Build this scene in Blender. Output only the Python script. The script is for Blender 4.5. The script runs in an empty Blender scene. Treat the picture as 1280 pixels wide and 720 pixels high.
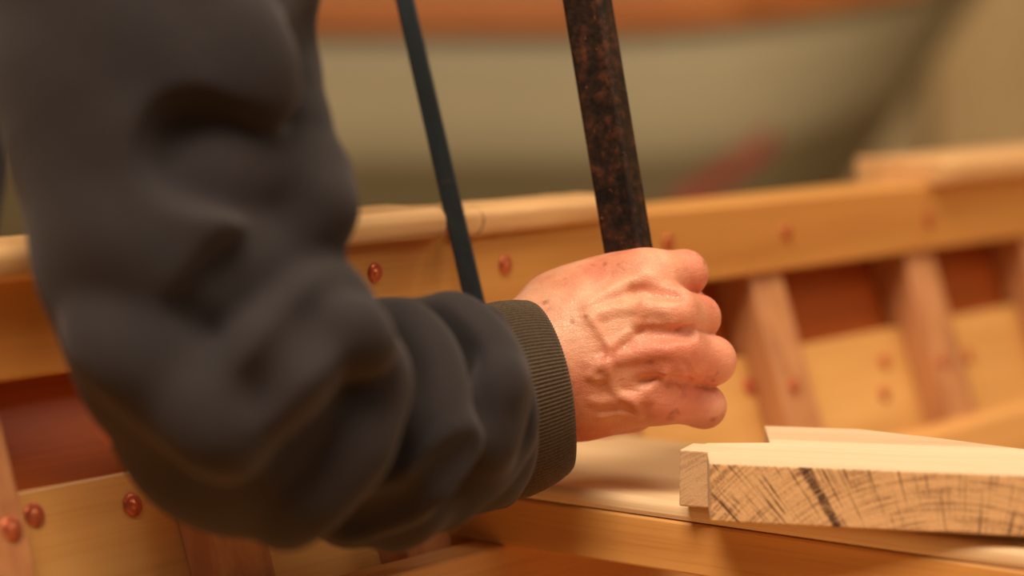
import bpy, bmesh, math, random
import numpy as np
from mathutils import Vector, Matrix, noise
random.seed(4)
C = bpy.context.scene.collection
F = 3022.0                      # focal length in pixels of the 1280 wide frame
ZC = 1.05
TH = math.atan(330.0/F)
ct, st = math.cos(TH), math.sin(TH)
CAM = Vector((0, 0, ZC)); FW = Vector((0, ct, -st)); UP = Vector((0, st, ct)); RT = Vector((1, 0, 0))

def ray(px, py): return FW + RT*((px-640)/F) - UP*((py-360)/F)
def U(px, py, d): return CAM + ray(px, py)*d
def hitz(px, py, below):        # the point of a sight line that lies `below` metres under the lens
    r = ray(px, py); return CAM + r*(-below/r.z)

# ------------------------------------------------------------------ materials
def srgb(r, g, b):
    f = lambda c: (c/255/12.92 if c/255 <= .04045 else ((c/255+.055)/1.055)**2.4)
    return (f(r), f(g), f(b), 1)

class NT:
    def __init__(s, name):
        s.m = bpy.data.materials.new(name); s.m.use_nodes = True
        s.t = s.m.node_tree; s.b = s.t.nodes['Principled BSDF']; s.tc = s.n('ShaderNodeTexCoord')
    def n(s, typ, **kw):
        nd = s.t.nodes.new(typ)
        for k, v in kw.items():
            if k in nd.inputs.keys() if hasattr(nd.inputs, 'keys') else False: nd.inputs[k].default_value = v
            else: setattr(nd, k, v)
        return nd
    def l(s, a, b): s.t.links.new(a, b)
    def mapping(s, scale=(1,1,1), rot=(0,0,0), loc=(0,0,0), src=None):
        m = s.n('ShaderNodeMapping'); m.inputs['Scale'].default_value = scale
        m.inputs['Rotation'].default_value = rot; m.inputs['Location'].default_value = loc
        s.l(src or s.tc.outputs['Object'], m.inputs['Vector']); return m.outputs[0]
    def noise(s, vec, scale, detail=4, rough=.55, dist=0):
        n = s.n('ShaderNodeTexNoise'); n.inputs['Scale'].default_value = scale
        n.inputs['Detail'].default_value = detail; n.inputs['Roughness'].default_value = rough
        n.inputs['Distortion'].default_value = dist
        s.l(vec, n.inputs['Vector']); return n.outputs['Fac']
    def ramp(s, fac, stops):
        r = s.n('ShaderNodeValToRGB'); e = r.color_ramp.elements
        while len(e) < len(stops): e.new(.5)
        for i, (p, c) in enumerate(stops):
            e[i].position = p; e[i].color = c if len(c) == 4 else (*c, 1)
        s.l(fac, r.inputs[0]); return r.outputs[0]
    def mix(s, a, b, fac, mode='MIX'):
        m = s.n('ShaderNodeMix', data_type='RGBA', blend_type=mode)
        for sock, v in ((m.inputs[0], fac), (m.inputs[6], a), (m.inputs[7], b)):
            if isinstance(v, bpy.types.NodeSocket): s.l(v, sock)
            elif isinstance(v, (int, float)): sock.default_value = v
            else: sock.default_value = v if len(v) == 4 else (*v, 1)
        return m.outputs[2]
    def math(s, op, a, b=None, c=None):
        m = s.n('ShaderNodeMath', operation=op)
        for i, v in enumerate((a, b, c)):
            if v is None: continue
            if isinstance(v, bpy.types.NodeSocket): s.l(v, m.inputs[i])
            else: m.inputs[i].default_value = v
        return m.outputs[0]
    def bump(s, h, strength=.3, dist=.001):
        b = s.n('ShaderNodeBump'); b.inputs['Strength'].default_value = strength
        b.inputs['Distance'].default_value = dist; s.l(h, b.inputs['Height']); s.l(b.outputs[0], s.b.inputs['Normal'])
    def col(s, c): s.l(c, s.b.inputs['Base Color']) if isinstance(c, bpy.types.NodeSocket) else setattr(s.b.inputs['Base Color'], 'default_value', c)
    def done(s, rough=.5, **kw):
        s.b.inputs['Roughness'].default_value = rough
        for k, v in kw.items(): s.b.inputs[k.replace('_', ' ')].default_value = v
        return s.m

def wood(name, light, dark, rough=.5, fine=1.0, contrast=1.0, axis=0, knots=False, seed=0):
    """long grained timber; the grain runs along the object's local axis"""
    w = NT(name)
    sc = [70*fine, 70*fine, 70*fine]; sc[axis] = 2.2
    sc2 = [9, 9, 9]; sc2[axis] = .9
    sc3 = [420, 420, 420]; sc3[axis] = 9
    v = w.mapping(sc, loc=(seed*3.1, seed*1.7, seed)); v2 = w.mapping(sc2, loc=(seed, seed*2.3, seed*5)); v3 = w.mapping(sc3)
    a = w.noise(v, 1, 3, .5, .3); b = w.noise(v2, 1, 2, .5, .8); c = w.noise(v3, 1, 2)
    l = srgb(*light); d = srgb(*dark)
    g = w.ramp(a, [(.34, d), (.62, l)])
    base = w.mix(l, g, .55*contrast)
    tone = w.ramp(b, [(.3, (.70, .62, .52)), (.7, (1.06, 1.06, 1.05))])
    base = w.mix(base, tone, .8*contrast, 'MULTIPLY')
    pores = w.ramp(c, [(.35, (.82, .76, .68)), (.5, (1, 1, 1))])
    base = w.mix(base, pores, .5*contrast, 'MULTIPLY')
    w.col(base); w.bump(w.math('ADD', a, w.math('MULTIPLY', c, .5)), .25, .0006)
    return w.done(rough)

M = {}
M['inwale'] = wood('inwale_timber', (226, 166, 92), (196, 128, 60), .45, .5, .8)
M['rail'] = wood('rail_timber', (240, 196, 140), (212, 150, 90), .6, .8, .9, seed=2)
M['rib'] = wood('rib_timber', (205, 146, 98), (160, 98, 62), .5, 1, 1, axis=2, seed=3)
M['strake'] = wood('strake_timber', (235, 180, 108), (205, 146, 78), .4, .4, .8, seed=5)
M['sheer'] = wood('shaded_sheer_timber', (190, 96, 36), (150, 66, 20), .35, .4, .9, seed=6)  # shade behind the inwale put into this plank's darker colour
M['riser'] = wood('riser_timber', (228, 172, 104), (196, 126, 64), .45, .6, 1, seed=7)
M['thwart'] = wood('thwart_timber', (245, 215, 172), (226, 186, 134), .42, .5, .9, seed=8)
M['beam'] = wood('thwart_beam_timber', (236, 178, 104), (206, 140, 72), .45, .6, 1, seed=9)
M['pale'] = wood('pale_board_timber', (247, 218, 176), (226, 186, 138), .6, .8, .8, axis=1, seed=10)
M['far_rail'] = wood('far_rail_timber', (206, 128, 70), (170, 92, 44), .4, .4, 1, seed=11)

def end_grain(name, light, dark, cx, cz, rays=True):
    """cut end of a board: rings and cracks round a pith at local (cx, cz)"""
    w = NT(name)
    sep = w.n('ShaderNodeSeparateXYZ'); w.l(w.tc.outputs['Object'], sep.inputs[0])
    x = w.math('SUBTRACT', sep.outputs[0], cx); z = w.math('SUBTRACT', sep.outputs[2], cz)
    r = w.math('SQRT', w.math('ADD', w.math('MULTIPLY', x, x), w.math('MULTIPLY', z, z)))
    ang = w.math('ARCTAN2', x, z)
    def pol(ka, kr, seed=0):
        cmb = w.n('ShaderNodeCombineXYZ'); w.l(w.math('MULTIPLY', ang, ka), cmb.inputs[0]); w.l(w.math('MULTIPLY', r, kr), cmb.inputs[1])
        cmb.inputs[2].default_value = seed; return cmb.outputs[0]
    rings = w.noise(pol(3.2, 620), 1, 3, .55, .0)
    ringm = w.noise(pol(5, 40, 3), 1, 2)
    cracks = w.noise(pol(105, 16, 7), 1, 3, .55, .12)
    crackm = w.noise(pol(16, 75, 1), 1, 2)
    fine = w.noise(w.mapping((900, 900, 900)), 1, 3)
    col = w.mix(srgb(*light), srgb(*dark), w.ramp(fine, [(.42, (0, 0, 0)), (.75, (.35, .35, .35))]))
    broken = w.noise(pol(330, 260, 5), 1, 2, .6)
    rm = w.math('MULTIPLY', w.ramp(rings, [(.48, (0, 0, 0)), (.57, (1, 1, 1))]), w.ramp(ringm, [(.34, (.15, .15, .15)), (.56, (1, 1, 1))]))
    rm = w.math('MULTIPLY', rm, w.ramp(broken, [(.40, (.1, .1, .1)), (.55, (1, 1, 1))]))
    rm = w.math('MULTIPLY', rm, .75)
    col = w.mix(col, srgb(*dark), rm)
    if rays:
        dk = srgb(66, 32, 16)
        cm = w.math('MULTIPLY', w.ramp(cracks, [(.56, (0, 0, 0)), (.62, (1, 1, 1))]), w.ramp(crackm, [(.36, (0, 0, 0)), (.54, (1, 1, 1))]))
        col = w.mix(col, dk, w.math('MULTIPLY', cm, .95))
        # the one wide ragged check
        wob = w.math('MULTIPLY', w.math('SUBTRACT', w.noise(pol(3, 900, 11), 1, 2), .5), .030)
        da = w.math('ABSOLUTE', w.math('ADD', w.math('SUBTRACT', ang, CHECK_ANG), wob))
        band = w.ramp(da, [(.012, (1, 1, 1)), (.018, (0, 0, 0))])
        rg = w.noise(pol(12, 1300, 13), 1, 1)
        band = w.math('MULTIPLY', band, w.ramp(rg, [(.3, (.35, .35, .35)), (.5, (1, 1, 1))]))
        col = w.mix(col, srgb(66, 34, 18), w.math('MULTIPLY', band, .92))
    w.col(col); w.bump(fine, .4, .0004)
    return w.done(.75)

def simple(name, c, rough=.5, bump=0, bscale=300, var=.15, vscale=20, **kw):
    w = NT(name)
    n = w.noise(w.tc.outputs['Object'], vscale, 4)
    l = srgb(*c); d = tuple(x*(1-var*2) for x in l[:3])
    w.col(w.ramp(n, [(.3, d), (.7, l)]))
    if bump: w.bump(w.noise(w.tc.outputs['Object'], bscale, 3), bump, .001)
    return w.done(rough, **kw)

w = NT('rusty_steel')
n1 = w.noise(w.tc.outputs['Object'], 170, 5, .65); n2 = w.noise(w.tc.outputs['Object'], 45, 4, .6); n3 = w.noise(w.tc.outputs['Object'], 420, 2, .5)
c = w.ramp(n1, [(.36, srgb(24, 16, 12)), (.52, srgb(52, 33, 22)), (.68, srgb(96, 56, 34))])
c = w.mix(c, w.ramp(n2, [(.35, (.45, .42, .40)), (.65, (1.35, 1.2, 1.1))]), .8, 'MULTIPLY')
c = w.mix(c, srgb(168, 104, 62), w.ramp(n3, [(.70, (0, 0, 0)), (.78, (.8, .8, .8))]))
w.col(c); w.bump(n1, .7, .0009); M['rust'] = w.done(.55, Metallic=.35)
w = NT('blued_steel')
n1 = w.noise(w.mapping((60, 60, 12)), 1, 4, .6); n2 = w.noise(w.tc.outputs['Object'], 300, 4, .6)
c = w.ramp(n1, [(.35, srgb(20, 22, 24)), (.55, srgb(22, 34, 40)), (.75, srgb(34, 62, 72))])
c = w.mix(c, srgb(92, 60, 40), w.ramp(n2, [(.66, (0, 0, 0)), (.74, (.7, .7, .7))]))
w.col(c); w.bump(n2, .35, .0005); M['blued'] = w.done(.45, Metallic=.15)
w = NT('copper'); n1 = w.noise(w.tc.outputs['Object'], 160, 3)
w.col(w.ramp(n1, [(.3, srgb(170, 78, 48)), (.7, srgb(238, 140, 100))])); w.bump(n1, .3, .0005); M['copper'] = w.done(.38, Metallic=.7)

# skin: mottled, with age spots
w = NT('skin')
n1 = w.noise(w.tc.outputs['Object'], 38, 4, .6); n2 = w.noise(w.tc.outputs['Object'], 11, 2); n3 = w.noise(w.tc.outputs['Object'], 92, 2, .4)
c = w.ramp(n1, [(.32, srgb(208, 126, 98)), (.5, srgb(226, 156, 122)), (.7, srgb(238, 180, 146))])
c = w.mix(c, srgb(206, 96, 76), w.ramp(n2, [(.42, (0, 0, 0)), (.66, (.55, .55, .55))]))
c = w.mix(c, srgb(150, 82, 58), w.ramp(n3, [(.68, (0, 0, 0)), (.75, (.6, .6, .6))]))
w.col(c)
vo = w.n('ShaderNodeTexVoronoi', feature='DISTANCE_TO_EDGE'); vo.inputs['Scale'].default_value = 620
w.l(w.mix(w.tc.outputs['Object'], w.n('ShaderNodeTexNoise').outputs['Color'], .0), vo.inputs['Vector'])
cr = w.ramp(vo.outputs['Distance'], [(0, (0, 0, 0)), (.12, (1, 1, 1))])
wr = w.noise(w.mapping((90, 90, 260), rot=(0, .5, 0)), 1, 4, .6, .6)
w.bump(w.math('ADD', w.math('MULTIPLY', cr, .22), w.math('MULTIPLY', wr, 1.3)), .42, .0011)
w.b.inputs['Subsurface Weight'].default_value = .18
w.b.inputs['Subsurface Radius'].default_value = (1, .32, .16); w.b.inputs['Subsurface Scale'].default_value = .006
M['skin'] = w.done(.43)
def cloth(name, c1, c2, scale=900, rough=.95, sheen=.35):
    w = NT(name); n = w.noise(w.tc.outputs['Object'], scale, 2); n2 = w.noise(w.tc.outputs['Object'], 25, 3)
    c = w.ramp(n, [(.3, srgb(*c1)), (.7, srgb(*c2))])
    w.col(w.mix(c, w.ramp(n2, [(.3, (.8, .8, .8)), (.7, (1.15, 1.12, 1.1))]), .7, 'MULTIPLY')); w.bump(n, .3, .0006)
    w.b.inputs['Sheen Weight'].default_value = sheen; w.b.inputs['Sheen Roughness'].default_value = .5
    w.b.inputs['Sheen Tint'].default_value = (.8, .72, .72, 1)
    return w.done(rough)
M['fleece'] = cloth('charcoal_sweatshirt', (29, 23, 24), (38, 31, 33), sheen=.09)
M['cuff'] = cloth('ribbed_knit', (66, 52, 37), (88, 71, 51), sheen=.15)
M['denim'] = cloth('work_trousers', (52, 50, 46), (66, 62, 56))
M['boot'] = simple('boot_leather', (60, 42, 30), .5, .3)
M['hair'] = simple('grey_hair', (150, 145, 138), .7, .8, 500)
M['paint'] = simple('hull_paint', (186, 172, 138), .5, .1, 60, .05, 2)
M['paint_dark'] = simple('hull_tone_dark', (150, 134, 100), .5, .1, 60, .05, 2)  # darker tone of the hull colour, for the lower rows and stem
M['red'] = simple('red_webbing', (176, 80, 64), .8, .3)
M['plaster'] = simple('cream_plaster', (214, 190, 146), .9, .2, 40, .05, .8)
M['concrete'] = simple('concrete', (134, 116, 92), .85, .3, 40, .12, 2)
M['white'] = simple('painted_frame', (232, 224, 204), .5, 0)
M['trestle'] = wood('trestle_timber', (170, 126, 80), (130, 90, 52), .7)
M['ply'] = wood('plywood_sheet', (226, 196, 146), (206, 172, 120), .7, .3, .6, axis=2)

# ------------------------------------------------------------------ mesh helpers
def link_mesh(name, verts, faces, mat, parent=None, smooth=False, mats=None, matidx=None, matrix=None):
    me = bpy.data.meshes.new(name); me.from_pydata([tuple(v) for v in verts], [], faces); me.validate()
    o = bpy.data.objects.new(name, me); C.objects.link(o)
    for m in (mats or [mat]): me.materials.append(m)
    if matidx is not None: me.polygons.foreach_set('material_index', matidx)
    if smooth: me.polygons.foreach_set('use_smooth', [True]*len(me.polygons))
    if parent is not None: o.parent = parent
    if matrix is not None: o.matrix_local = matrix
    bm = bmesh.new(); bm.from_mesh(me); bmesh.ops.recalc_face_normals(bm, faces=bm.faces); bm.to_mesh(me); bm.free()
    return o
def bevel(o, w=.001, seg=2):
    m = o.modifiers.new('bevel', 'BEVEL'); m.width = w; m.segments = seg; m.limit_method = 'ANGLE'; m.angle_limit = math.radians(40)
    return o
def prism(poly, a0, a1, axis='x', n=1, wob=0):
    """poly: list of 2-D points swept along an axis; returns verts, faces"""
    vs, fs = [], []; k = len(poly)
    for i in range(n+1):
        a = a0+(a1-a0)*i/n
        for (p, q) in poly:
            if axis == 'x': vs.append((a, p, q))
            elif axis == 'y': vs.append((p, a, q))
            else: vs.append((p, q, a))
    for i in range(n):
        for j in range(k):
            fs.append((i*k+j, i*k+(j+1) % k, (i+1)*k+(j+1) % k, (i+1)*k+j))
    fs.append(tuple(range(k-1, -1, -1))); fs.append(tuple(n*k+j for j in range(k)))
    return vs, fs
def box(x0, x1, y0, y1, z0, z1): return prism([(y0, z0), (y1, z0), (y1, z1), (y0, z1)], x0, x1)
def empty(name, loc=(0, 0, 0), rz=0):
    e = bpy.data.objects.new(name, None); C.objects.link(e); e.location = loc; e.rotation_euler = (0, 0, rz); e.empty_display_size = .05
    return e
def tag(o, label=None, cat=None, group=None, kind=None):
    if label: o['label'] = label
    if cat: o['category'] = cat
    if group: o['group'] = group
    if kind: o['kind'] = kind
    return o

# ------------------------------------------------------------------ signed distance modelling
class Field:
    def __init__(s, lo, hi, h):
        s.lo = np.array(lo, float); s.h = h
        s.n = np.ceil((np.array(hi)-s.lo)/h).astype(int)+1
        s.f = np.full(s.n, .03, np.float32)
    def sub(s, lo, hi):
        a = np.clip(np.floor((np.array(lo)-s.lo)/s.h).astype(int), 0, s.n); b = np.clip(np.ceil((np.array(hi)-s.lo)/s.h).astype(int)+1, 0, s.n)
        if (b <= a).any(): return None
        ax = [(s.lo[i]+s.h*np.arange(a[i], b[i])).astype(np.float32) for i in range(3)]
        X, Y, Z = np.meshgrid(*ax, indexing='ij', sparse=True)
        return (slice(a[0], b[0]), slice(a[1], b[1]), slice(a[2], b[2])), X, Y, Z
    def cone(s, p, q, r0, r1, k=.006, sub=False, sq=None):
        """tapered capsule p-q; smooth union, or smooth subtraction"""
        p = np.array(p, float); q = np.array(q, float); m = max(r0, r1)+k+3*s.h
        g = s.sub(np.minimum(p, q)-m, np.maximum(p, q)+m)
        if g is None: return
        sl, X, Y, Z = g; d = q-p; L2 = float(d@d)+1e-12
        t = np.clip(((X-p[0])*d[0]+(Y-p[1])*d[1]+(Z-p[2])*d[2])/L2, 0, 1)
        dist = np.sqrt((X-p[0]-t*d[0])**2+(Y-p[1]-t*d[1])**2+(Z-p[2]-t*d[2])**2)-(r0+(r1-r0)*t)
        a = s.f[sl]
        if sub:
            b = -dist; h = np.maximum(k-np.abs(a-b), 0)/k
            s.f[sl] = np.maximum(a, b)+h*h*k*.25
        else:
            h = np.maximum(k-np.abs(a-dist), 0)/k
            s.f[sl] = np.minimum(a, dist)-h*h*k*.25
    def ell(s, c, r, rot=None, k=.006):
        c = np.array(c, float); r = np.array(r, float); m = r.max()+k+3*s.h
        g = s.sub(c-m, c+m)
        if g is None: return
        sl, X, Y, Z = g; R = np.eye(3) if rot is None else np.array(rot)
        x, y, z = X-c[0], Y-c[1], Z-c[2]
        P = [(R[0][i]*x+R[1][i]*y+R[2][i]*z)/r[i] for i in range(3)]
        n = np.sqrt(P[0]**2+P[1]**2+P[2]**2); dist = (n-1)*r.min()
        a = s.f[sl]; h = np.maximum(k-np.abs(a-dist), 0)/k
        s.f[sl] = np.minimum(a, dist)-h*h*k*.25
    def chain(s, pts, k=.006, **kw):
        for a, b in zip(pts[:-1], pts[1:]): s.cone(a[0], b[0], a[1], b[1], k, **kw)
    def val(s, p):
        g = (np.array(p)-s.lo)/s.h; i = np.floor(g).astype(int)
        if (i < 0).any() or (i >= s.n-1).any(): return .03
        t = g-i; c = s.f[i[0]:i[0]+2, i[1]:i[1]+2, i[2]:i[2]+2]
        c = c[0]*(1-t[0])+c[1]*t[0]; c = c[0]*(1-t[1])+c[1]*t[1]; return float(c[0]*(1-t[2])+c[1]*t[2])
    def cast(s, px, py, d0=.8, d1=1.6):
        d = d0
        while d < d1:
            if s.val(U(px, py, d)) < 0: return d
            d += s.h*.7
        return None
    def line_on(s, pts, r, lift=0., k=.006, sub=False, n=8):
        """a ridge or a groove along a line seen on the surface; pts (px, py[, radius factor])"""
        hits = []; P = [Vector((p[0], p[1], p[2] if len(p) > 2 else 1.)) for p in pts]
        for i in range(len(P)-1):
            p0 = P[max(i-1, 0)]; p1 = P[i]; p2 = P[i+1]; p3 = P[min(i+2, len(P)-1)]
            for j in range(n):
                t = j/n
                v = .5*((2*p1)+(p2-p0)*t+(2*p0-5*p1+4*p2-p3)*t*t+(3*p1-p0-3*p2+p3)*t*t*t)
                hits.append(v)
        hits.append(P[-1]); out = []
        for v in hits:
            d = s.cast(v.x, v.y)
            if d is not None: out.append((U(v.x, v.y, d-lift), max(r*v.z, 1e-4), d))
        for a, b in zip(out[:-1], out[1:]):
            if abs(a[2]-b[2]) < .02: s.cone(a[0], b[0], a[1], b[1], k, sub=sub)
    def mesh(s):
        f = s.f; n = np.array(f.shape)
        ins = f < 0
        def c(dx, dy, dz): return f[dx:n[0]-1+dx, dy:n[1]-1+dy, dz:n[2]-1+dz]
        cnt = sum(ins[dx:n[0]-1+dx, dy:n[1]-1+dy, dz:n[2]-1+dz].astype(np.int8) for dx in (0, 1) for dy in (0, 1) for dz in (0, 1))
        act = (cnt > 0) & (cnt < 8)
        idx = np.argwhere(act); vid = -np.ones(act.shape, np.int64); vid[act] = np.arange(len(idx))
        acc = np.zeros((len(idx), 3)); num = np.zeros(len(idx))
        I = idx.T
        for ax in range(3):
            for o1 in (0, 1):
                for o2 in (0, 1):
                    off = [0, 0, 0]; oth = [i for i in range(3) if i != ax]; off[oth[0]] = o1; off[oth[1]] = o2
                    a = f[I[0]+off[0], I[1]+off[1], I[2]+off[2]]; off2 = list(off); off2[ax] = 1
                    b = f[I[0]+off2[0], I[1]+off2[1], I[2]+off2[2]]
                    cr = (a < 0) != (b < 0); t = np.where(cr, a/np.where(cr, a-b, 1), 0)
                    p = np.tile(np.array(off, float), (len(idx), 1)); p[:, ax] = t
                    acc += p*cr[:, None]; num += cr
        V = s.lo+s.h*(idx+acc/num[:, None])
        Q = []
        for ax in range(3):
            sl0 = [slice(1, n[i]-1) for i in range(3)]; sl0[ax] = slice(0, n[ax]-1)
            sl1 = list(sl0); sl1[ax] = slice(1, n[ax])
            A = ins[tuple(sl0)]; B = ins[tuple(sl1)]
            e = np.argwhere(A != B); 
            if len(e) == 0: continue
            flip = A[tuple(e.T)]
            base = e+np.array([1 if i != ax else 0 for i in range(3)])
            u, v = [(1, 2), (2, 0), (0, 1)][ax]
            du = np.zeros(3, int); du[u] = 1; dv = np.zeros(3, int); dv[v] = 1
            g = lambda o: vid[tuple((base-o).T)]
            q = np.stack([g(du+dv), g(dv), g(0*du), g(du)], 1)
            q = np.where(flip[:, None], q, q[:, ::-1]); Q.append(q)
        Q = np.concatenate(Q); Q = Q[(Q >= 0).all(1)]
        return V, Q
def sdf_object(name, fld, mat, parent, relax=2):
    V, Q = fld.mesh()
    for _ in range(relax):                      # light smoothing along the mesh edges
        acc = np.zeros_like(V); cnt = np.zeros(len(V))
        for a, b in ((0, 1), (1, 2), (2, 3), (3, 0)):
            np.add.at(acc, Q[:, a], V[Q[:, b]]); np.add.at(cnt, Q[:, a], 1)
            np.add.at(acc, Q[:, b], V[Q[:, a]]); np.add.at(cnt, Q[:, b], 1)
        V = V*.5+.5*acc/np.maximum(cnt, 1)[:, None]
    me = bpy.data.meshes.new(name); me.from_pydata(V.tolist(), [], Q.tolist())
    me.polygons.foreach_set('use_smooth', [True]*len(me.polygons)); me.update()
    o = bpy.data.objects.new(name, me); C.objects.link(o); me.materials.append(mat); o.parent = parent
    return o

# ------------------------------------------------------------------ the boat being built
ZG = .113                                            # top of the inwale under the lens
P0 = hitz(0, 348, ZG); P1 = hitz(1065, 240, ZG)
D = (P1-P0); D.z = 0; D.normalize(); N = Vector((D.y, -D.x, 0))
KEEL = .52
boat = empty('wooden_boat', (P0.x, P0.y, ZC-ZG-KEEL), math.atan2(D.y, D.x))
tag(boat, 'open clinker wooden boat under construction with bare timber gunwale, ribs and thwart', 'boat')
def L(p):                                            # world -> boat local
    q = Vector(p)-Vector((P0.x, P0.y, ZC-ZG-KEEL)); return Vector((q.dot(D), -q.dot(N), q.z))
def boat_prism(name, poly_sw, u0, u1, mat, n=1, bev=.0015):
    poly = [(-s, KEEL-w) for s, w in poly_sw]
    v, f = prism(poly, u0, u1, n=n)
    return bevel(link_mesh(name, v, f, mat, boat), bev)
UA, UB = -.75, 2.2
def s_rib(w): return -.022+.35*w if w < .2 else .048+.72*(w-.2)+1.6*max(0, w-.28)**1.5
strakes = [((.0125, -.0495), (.115, -.0135), 'sheer'), ((.10, -.009), (.225, .035), 'strake'), ((.21, .043), (.33, .125), 'strake'),
           ((.315, .130), (.40, .25), 'strake'), ((.385, .255), (.45, .46), 'strake'), ((.435, .455), (.475, .86), 'strake')]
for (w0, s0), (w1, s1), m in strakes:
    t = .010; dx, dy = s1-s0, w1-w0; ln = math.hypot(dx, dy); nx, ny = -dy/ln*t, dx/ln*t
    boat_prism('strake', [(s0, w0), (s1, w1), (s1+nx, w1+ny), (s0+nx, w0+ny)], UA, UB, M[m])
# plank edge joint on the second strake (butt block lines)
boat_prism('inwale', [(-.050, 0), (0, 0), (0, .047), (-.021, .047), (-.021, .012), (-.050, .012)], UA, UB, M['inwale'], bev=.002)
def ucross(px, py, s=0):                             # u where a sight line meets the plane s = const
    r = ray(px, py); o = CAM-P0; t = (s-o.dot(N))/r.dot(N); p = CAM+r*t; q = p-P0
    return q.dot(D), (P0.z-p.z)
# ribs
us = []
for px, py, s in ((18, 640, .03), (308, 690, .03), (530, 690, .03), (965, 400, 0.), (1155, 400, 0.), (1298, 380, 0.)):
    us.append(ucross(px, py, s)[0])
gap = (us[3]-us[2])/2
ribu = [us[0]-.16, us[0], us[1], us[2], us[2]+gap, us[3], us[4], us[5]]
while ribu[-1] < 2.0: ribu.append(ribu[-1]+.16)
for i, u in enumerate(ribu):
    ws = [0, .05, .1, .101, .15, .2, .25, .3, .36]
    inner = [(s_rib(w), max(w, .0125)) for w in ws]
    outer = []
    for w in (.36, .3, .225, .16, .101, .1, .05, 0):
        if w <= .1: s = -.061+(w+.02)*.352
        elif w <= .225: s = -.009+(w-.1)*.352
        elif w <= .33: s = .043+(w-.21)*.683
        else: s = .130+(w-.315)*1.41
        outer.append((min(s, s_rib(w)-.008), max(w, .0125)))
    wd = .019+.001*random.uniform(-1, 1)
    boat_prism('rib', inner+outer, u-wd, u+wd, M['rib'], bev=.0025)
# riser (stringer that carries the thwart)
RW = .275-ZG
boat_prism('riser', [(s_rib(RW), RW), (s_rib(RW)+.021, RW), (s_rib(RW)+.021+.045*.35, RW+.045), (s_rib(RW)+.045*.35, RW+.045)], UA, UB, M['riser'], bev=.0015)
# gunwale capping: two lengths meeting at a saw cut, and a further one to the right
def capping(u0, u1, s_in, w_top=-.0165, rnd=.006, endround=(0, 0), w_bot=0.0005, sout=-.062, taper=None):
    sec = []
    for a in range(0, 91, 15):                       # rounded inner arris, top
        r = rnd; sec.append((s_in-r+r*math.cos(math.radians(a)), w_top+r-r*math.sin(math.radians(a))))
    sec.append((sout, w_top)); sec.append((sout, w_bot)); 
    for a in range(60, -1, -20):
        r = rnd*.9; sec.append((s_in-r+r*math.cos(math.radians(a)), w_bot-r+r*math.sin(math.radians(a))))
    sec = sec[::-1]
    cs = sum(p[0] for p in sec)/len(sec); cw = (w_top+w_bot)/2
    steps = []
    n = 40
    for i in range(n+1):
        steps.append(u0+(u1-u0)*i/n)
    R = .008
    extra = [R*(1-math.cos(math.radians(a))) for a in (0, 20, 40, 60, 80)]
    if endround[1]: steps = steps[:-1]+[u1-R+R*math.sin(math.radians(a)) for a in (0, 20, 40, 60, 75, 85, 90)]
    if endround[0]: steps = [u0+R-R*math.sin(math.radians(a)) for a in (90, 85, 75, 60, 40, 20, 0)]+steps[1:]
    steps = sorted(set(round(x, 6) for x in steps))
    vs = []; k = len(sec)
    for u in steps:
        sh = 0
        if endround[1] and u > u1-R: sh = R-math.sqrt(max(R*R-(u-(u1-R))**2, 0))
        if endround[0] and u < u0+R: sh = R-math.sqrt(max(R*R-((u0+R)-u)**2, 0))
        for (s, w) in sec:
            fs = max(0, (s-sout)/(s_in-sout))
            s2 = s-sh*fs; wv = w+(cw-w)*min(1, sh/.012)*.5
            if taper: s2, wv = taper(u, s2, wv)
            jit = noise.noise(Vector((u*60, s*90, w*90)))*.0005
            vs.append((u, -s2+jit, KEEL-wv+jit))
    fs = []
    for i in range(len(steps)-1):
        for j in range(k): fs.append((i*k+j, i*k+(j+1) % k, (i+1)*k+(j+1) % k, (i+1)*k+j))
    fs.append(tuple(range(k-1, -1, -1))); fs.append(tuple((len(steps)-1)*k+j for j in range(k)))
    o = link_mesh('gunwale_capping', vs, fs, M['rail'], boat, smooth=False)
    m = o.modifiers.new('bevel', 'BEVEL'); m.width = .0008; m.segments = 1; m.limit_method = 'ANGLE'; m.angle_limit = math.radians(50)
    o.data.polygons.foreach_set('use_smooth', [len(p.vertices) == 4 for p in o.data.polygons])
    return o
uc, _ = ucross(569, 285, .01)
ub_end, _ = ucross(778, 260, 0)
uc2, _ = ucross(1162, 235, 0)
capping(UA, uc-.0045, .012, rnd=.007, endround=(0, 1), sout=-.030, taper=lambda u, s, w: (s, w+.0013))
def tpB(u, s, w):
    t = min(1, max(0, (u-uc)/(ub_end-uc)))
    return s, w+.0036+.0010*t - (.0030*t if w > -.006 else 0)
capB = capping(uc+.004, ub_end, .006, rnd=.005, taper=tpB, sout=-.034)
capping(uc2, UB, .010, rnd=.004)
# saw mark curving over the front of the second length
bpy.context.view_layer.update()
mw = capB.matrix_world.inverted(); lo_ = mw @ CAM; arc = []
for px, py in ((590, 257), (597, 260), (602, 266), (605, 273), (604, 281), (600, 289), (595, 293)):
    ok, hp, nn, _ = capB.ray_cast(lo_, (mw.to_3x3() @ ray(px, py)).normalized())
    if ok: arc.append((hp, nn))
vs = []; fs = []
for i, (p_, nn) in enumerate(arc):
    a_ = arc[max(i-1, 0)][0]; b_ = arc[min(i+1, len(arc)-1)][0]; tg = (b_-a_).normalized(); sd = tg.cross(nn).normalized()
    for k_ in range(6): an = k_*math.pi/3; vs.append(p_+sd*(.0005*math.cos(an))+nn*(.0003*math.sin(an)))
for i in range(len(arc)-1):
    for k_ in range(6): fs.append((i*6+k_, i*6+(k_+1) % 6, i*6+6+(k_+1) % 6, i*6+6+k_))
if arc: link_mesh('saw_mark', vs, fs, simple('saw_dark', (84, 48, 26), .9), boat)

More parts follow.
